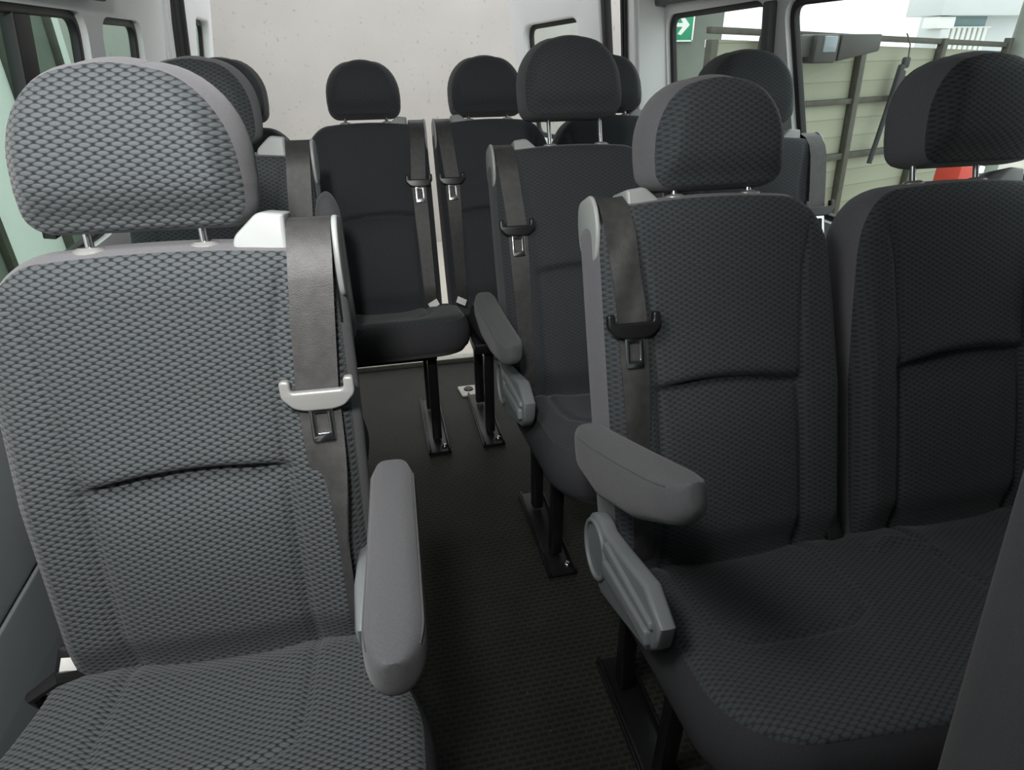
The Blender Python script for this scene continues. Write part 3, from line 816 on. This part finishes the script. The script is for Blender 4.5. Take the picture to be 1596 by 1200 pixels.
# dark box with a glossy lens on the fence rail
eb = empty('equipment_box', F0+fd*-.50+Vector((0, 0, 1.30))-Vector((fd.y, -fd.x, 0))*-.11, 'dark grey box with a glossy pale lens, fixed on top of the fence rail', 'box', None, frz)
bm = bmesh.new(); add_box(bm, (.40, .16, .15), (.33, 0, .0), .012)
for v in bm.verts:
    if v.co.x > .4 and v.co.z < 0: v.co.z += .05
from_bm('box_body', bm, M['dark_box'], eb)
box('box_lens_housing', (.22, .15, .16), (.02, 0, -.005), M['dark_box'], eb, r=.02)
box('box_lens', (.12, .02, .09), (.03, -.075, .02), M['glossy_blue'], eb, r=.008)
box('box_arm', (.38, .10, .12), (-.26, .01, .01), M['dark_box'], eb, r=.01)
# harness hanging from the rail
hs = empty('hanging_strap', F0+fd*.55+Vector((.02, -.06, 1.33)), 'dark strap with orange tail hanging from a hook on the fence', 'strap', None, frz)
tube('wire_hook', [(.01, .05, .05), (.0, .03, .03), (.0, .0, -.02), (.0, -.01, -.10)], .005, M['fence_steel'], hs, 8)
bm = bmesh.new(); add_box(bm, (.07, .03, .07), (.0, 0, -.13), .012); add_box(bm, (.05, .035, .26), (-.05, 0, -.27), .012, Matrix.Rotation(.12, 3, 'Y'))
add_box(bm, (.06, .03, .03), (.03, -.005, -.24), .008, Matrix.Rotation(-.5, 3, 'Y')); add_box(bm, (.05, .03, .20), (-.01, .0, -.28), .01)
from_bm('harness', bm, M['strap_dark'], hs)
bm = bmesh.new(); add_box(bm, (.04, .02, .26), (.03, -.01, -.36), .006, Matrix.Rotation(-.08, 3, 'Y')); from_bm('orange_tail', bm, M['orange'], hs)
tube('long_strap', [(-.07, 0, -.35), (-.10, 0, -.55), (-.14, .0, -.80)], .018, M['strap_dark'], hs, 8)
# thick post at the fence end
pp = F0+fd*2.13
tag(tube('utility_post', [(pp.x, pp.y-.05, -.67), (pp.x, pp.y-.05, 3.2)], .10, M['post_grey'], None, 20), 'thick grey-green round post at the right end of the fence', 'post')
# sign wall
gw = tag(box('concrete_block', (.66, .6, 3.2), (3.60, 7.5, .93), M['green_grey'], r=.02), 'grey-green concrete pillar carrying the green sign, beyond the rear right window', 'pillar')
sg = empty('exit_sign', (3.43, 7.185, 1.50), 'green exit sign with white arrow pointing right, on the grey pillar', 'sign')
box('sign_board', (.42, .02, .30), (-.07, 0, 0), M['sign_green'], sg, r=.004)
box('sign_border', (.018, .004, .30), (.130, -.0115, 0), M['sign_white'], sg, r=.001)
box('sign_border', (.42, .004, .014), (-.07, -.0115, -.140), M['sign_white'], sg, r=.001)
plate('sign_arrow', [[(-.08, -.018), (.005, -.018), (-.045, -.085), (-.005, -.095), (.085, 0), (-.005, .095), (-.045, .085), (.005, .018), (-.08, .018)]], .004, M['sign_white'], sg, (0, -.012, .01), (pi/2, 0, 0))
pl = empty('marker_pole', (2.43, 4.62, -.67), 'thin grey pole with a white cap, left of the cream fence', 'pole')
tube('pole', [(0, 0, 0), (0, 0, 1.98)], .018, M['post_grey'], pl, 12); box('pole_cap', (.055, .05, .05), (0, 0, 2.0), M['sign_white'], pl, r=.006)
# pale hall beyond the fence
bd = empty('industrial_hall', (9.1, 9.3, -.67), 'pale flat-roofed hall with teal shutter band and white slats beyond the fence', 'building')
box('hall_wall', (1.6, .5, 2.9), (.45, .30, 1.45), M['pale_metal'], bd, r=.01)
box('roof_fascia', (1.9, .7, .55), (.18, .05, 2.61), M['pale_metal'], bd, r=.01)
box('shutter_band', (.80, .04, .16), (-.05, .03, 2.255), M['teal_shade'], bd, r=.004)
box('wall_cabinet', (.29, .3, .15), (-.60, -.1, 2.245), M['sign_white'], bd, r=.01)
box('wall_cabinet', (.12, .3, .14), (-.58, -.08, 2.095), M['pale_metal'], bd, r=.01)
for k in range(9): box('slat', (.06, .03, .50), (-.42+k*.095, -.02, 1.95), M['sign_white'], bd, r=.003)
box('slat_rail', (.90, .04, .02), (-.03, -.02, 2.19), M['sign_white'], bd, r=.003)
# red and white thing low behind the fence line
rd = empty('tool_cart', (3.80, 3.62, -.67), 'small red box with white side plate, low by the fence behind a headrest', 'cart')
box('cart_body', (.12, .20, .24), (-.02, 0, 1.17), M['red'], rd, r=.015); box('cart_plate', (.09, .16, .22), (.085, 0, 1.17), M['sign_white'], rd, r=.008)
for dx in (-.10, .08):
    for dy in (-.06, .06): box('cart_leg', (.025, .025, 1.06), (dx, dy, .53), M['dark_box'], rd, r=.003)
# cladding seen through the left windows
lc = empty('cladding_wall', (-2.6, 3.2, -.67), 'pale green-grey cladding wall with dark uprights outside the left windows', 'wall')
for k in range(10):
    box('cladding_panel', (.04, .94, 3.4), (0, -4.4+k*.96, 1.7), M['sign_white'] if k % 2 else M['green_grey'], lc, r=.004)
    box('upright', (.06, .07, 3.4), (.04, -3.92+k*.96, 1.7), M['fence_steel'], lc, r=.004)

# ------------------------------------------------------------------ light
w = bpy.data.worlds.new('overcast_sky'); S.world = w; w.use_nodes = True
nt = w.node_tree; bg = nt.nodes['Background']
tc = nt.nodes.new('ShaderNodeTexCoord'); sp = nt.nodes.new('ShaderNodeSeparateXYZ'); rp = nt.nodes.new('ShaderNodeValToRGB')
nt.links.new(tc.outputs['Generated'], sp.inputs[0]); nt.links.new(sp.outputs['Z'], rp.inputs['Fac'])
rp.color_ramp.elements[0].position = 0; rp.color_ramp.elements[0].color = (.92, .96, 1, 1)
rp.color_ramp.elements[1].position = .8; rp.color_ramp.elements[1].color = (1, 1, 1, 1)
nt.links.new(rp.outputs['Color'], bg.inputs['Color']); bg.inputs['Strength'].default_value = 1.9

dl = bpy.data.lights.new('added_bounce_fill', 'AREA'); dl.shape = 'RECTANGLE'; dl.size = .30; dl.size_y = .40; dl.energy = 8; dl.color = (1, .99, .97)  # added area light standing in for flash bounced off the ceiling
link(bpy.data.objects.new('added_bounce_fill', dl), None, (-.36, .42, 1.755))
fl_ = bpy.data.lights.new('camera_flash', 'SPOT'); fl_.energy = 76; fl_.shadow_soft_size = .05; fl_.spot_size = math.radians(122); fl_.spot_blend = 1.
fl_.color = (1, .985, .96)
fo = link(bpy.data.objects.new('camera_flash', fl_), None, (-.12, -.06, 1.68))
fo.rotation_euler = (Vector((-.46, 1.0, 1.34))-fo.location).to_track_quat('-Z', 'Y').to_euler()

# ------------------------------------------------------------------ camera
f, pitch, yaw, roll, HC = 985., .492, .211, .010, 1.326
cp, sp_, cy, sy = cos(pitch), sin(pitch), cos(yaw), sin(yaw)
fwd = Vector((sy*cp, cy*cp, -sp_)); right = Vector((cy, -sy, 0)); up = Vector((sy*sp_, cy*sp_, cp))
r2 = right*cos(roll)-up*sin(roll); u2 = right*sin(roll)+up*cos(roll)
cam = bpy.data.cameras.new('camera'); cam.sensor_fit = 'HORIZONTAL'; cam.sensor_width = 36; cam.lens = f/1596*36; cam.clip_start = .02
co = link(bpy.data.objects.new('camera', cam), None, (0, 0, HC))
co.rotation_euler = Matrix((r2, u2, -fwd)).transposed().to_euler()
S.camera = co
S.view_settings.view_transform = 'Standard'; S.view_settings.look = 'None'; S.view_settings.gamma = 1; S.view_settings.use_curve_mapping = False
S.view_settings.exposure = 0.
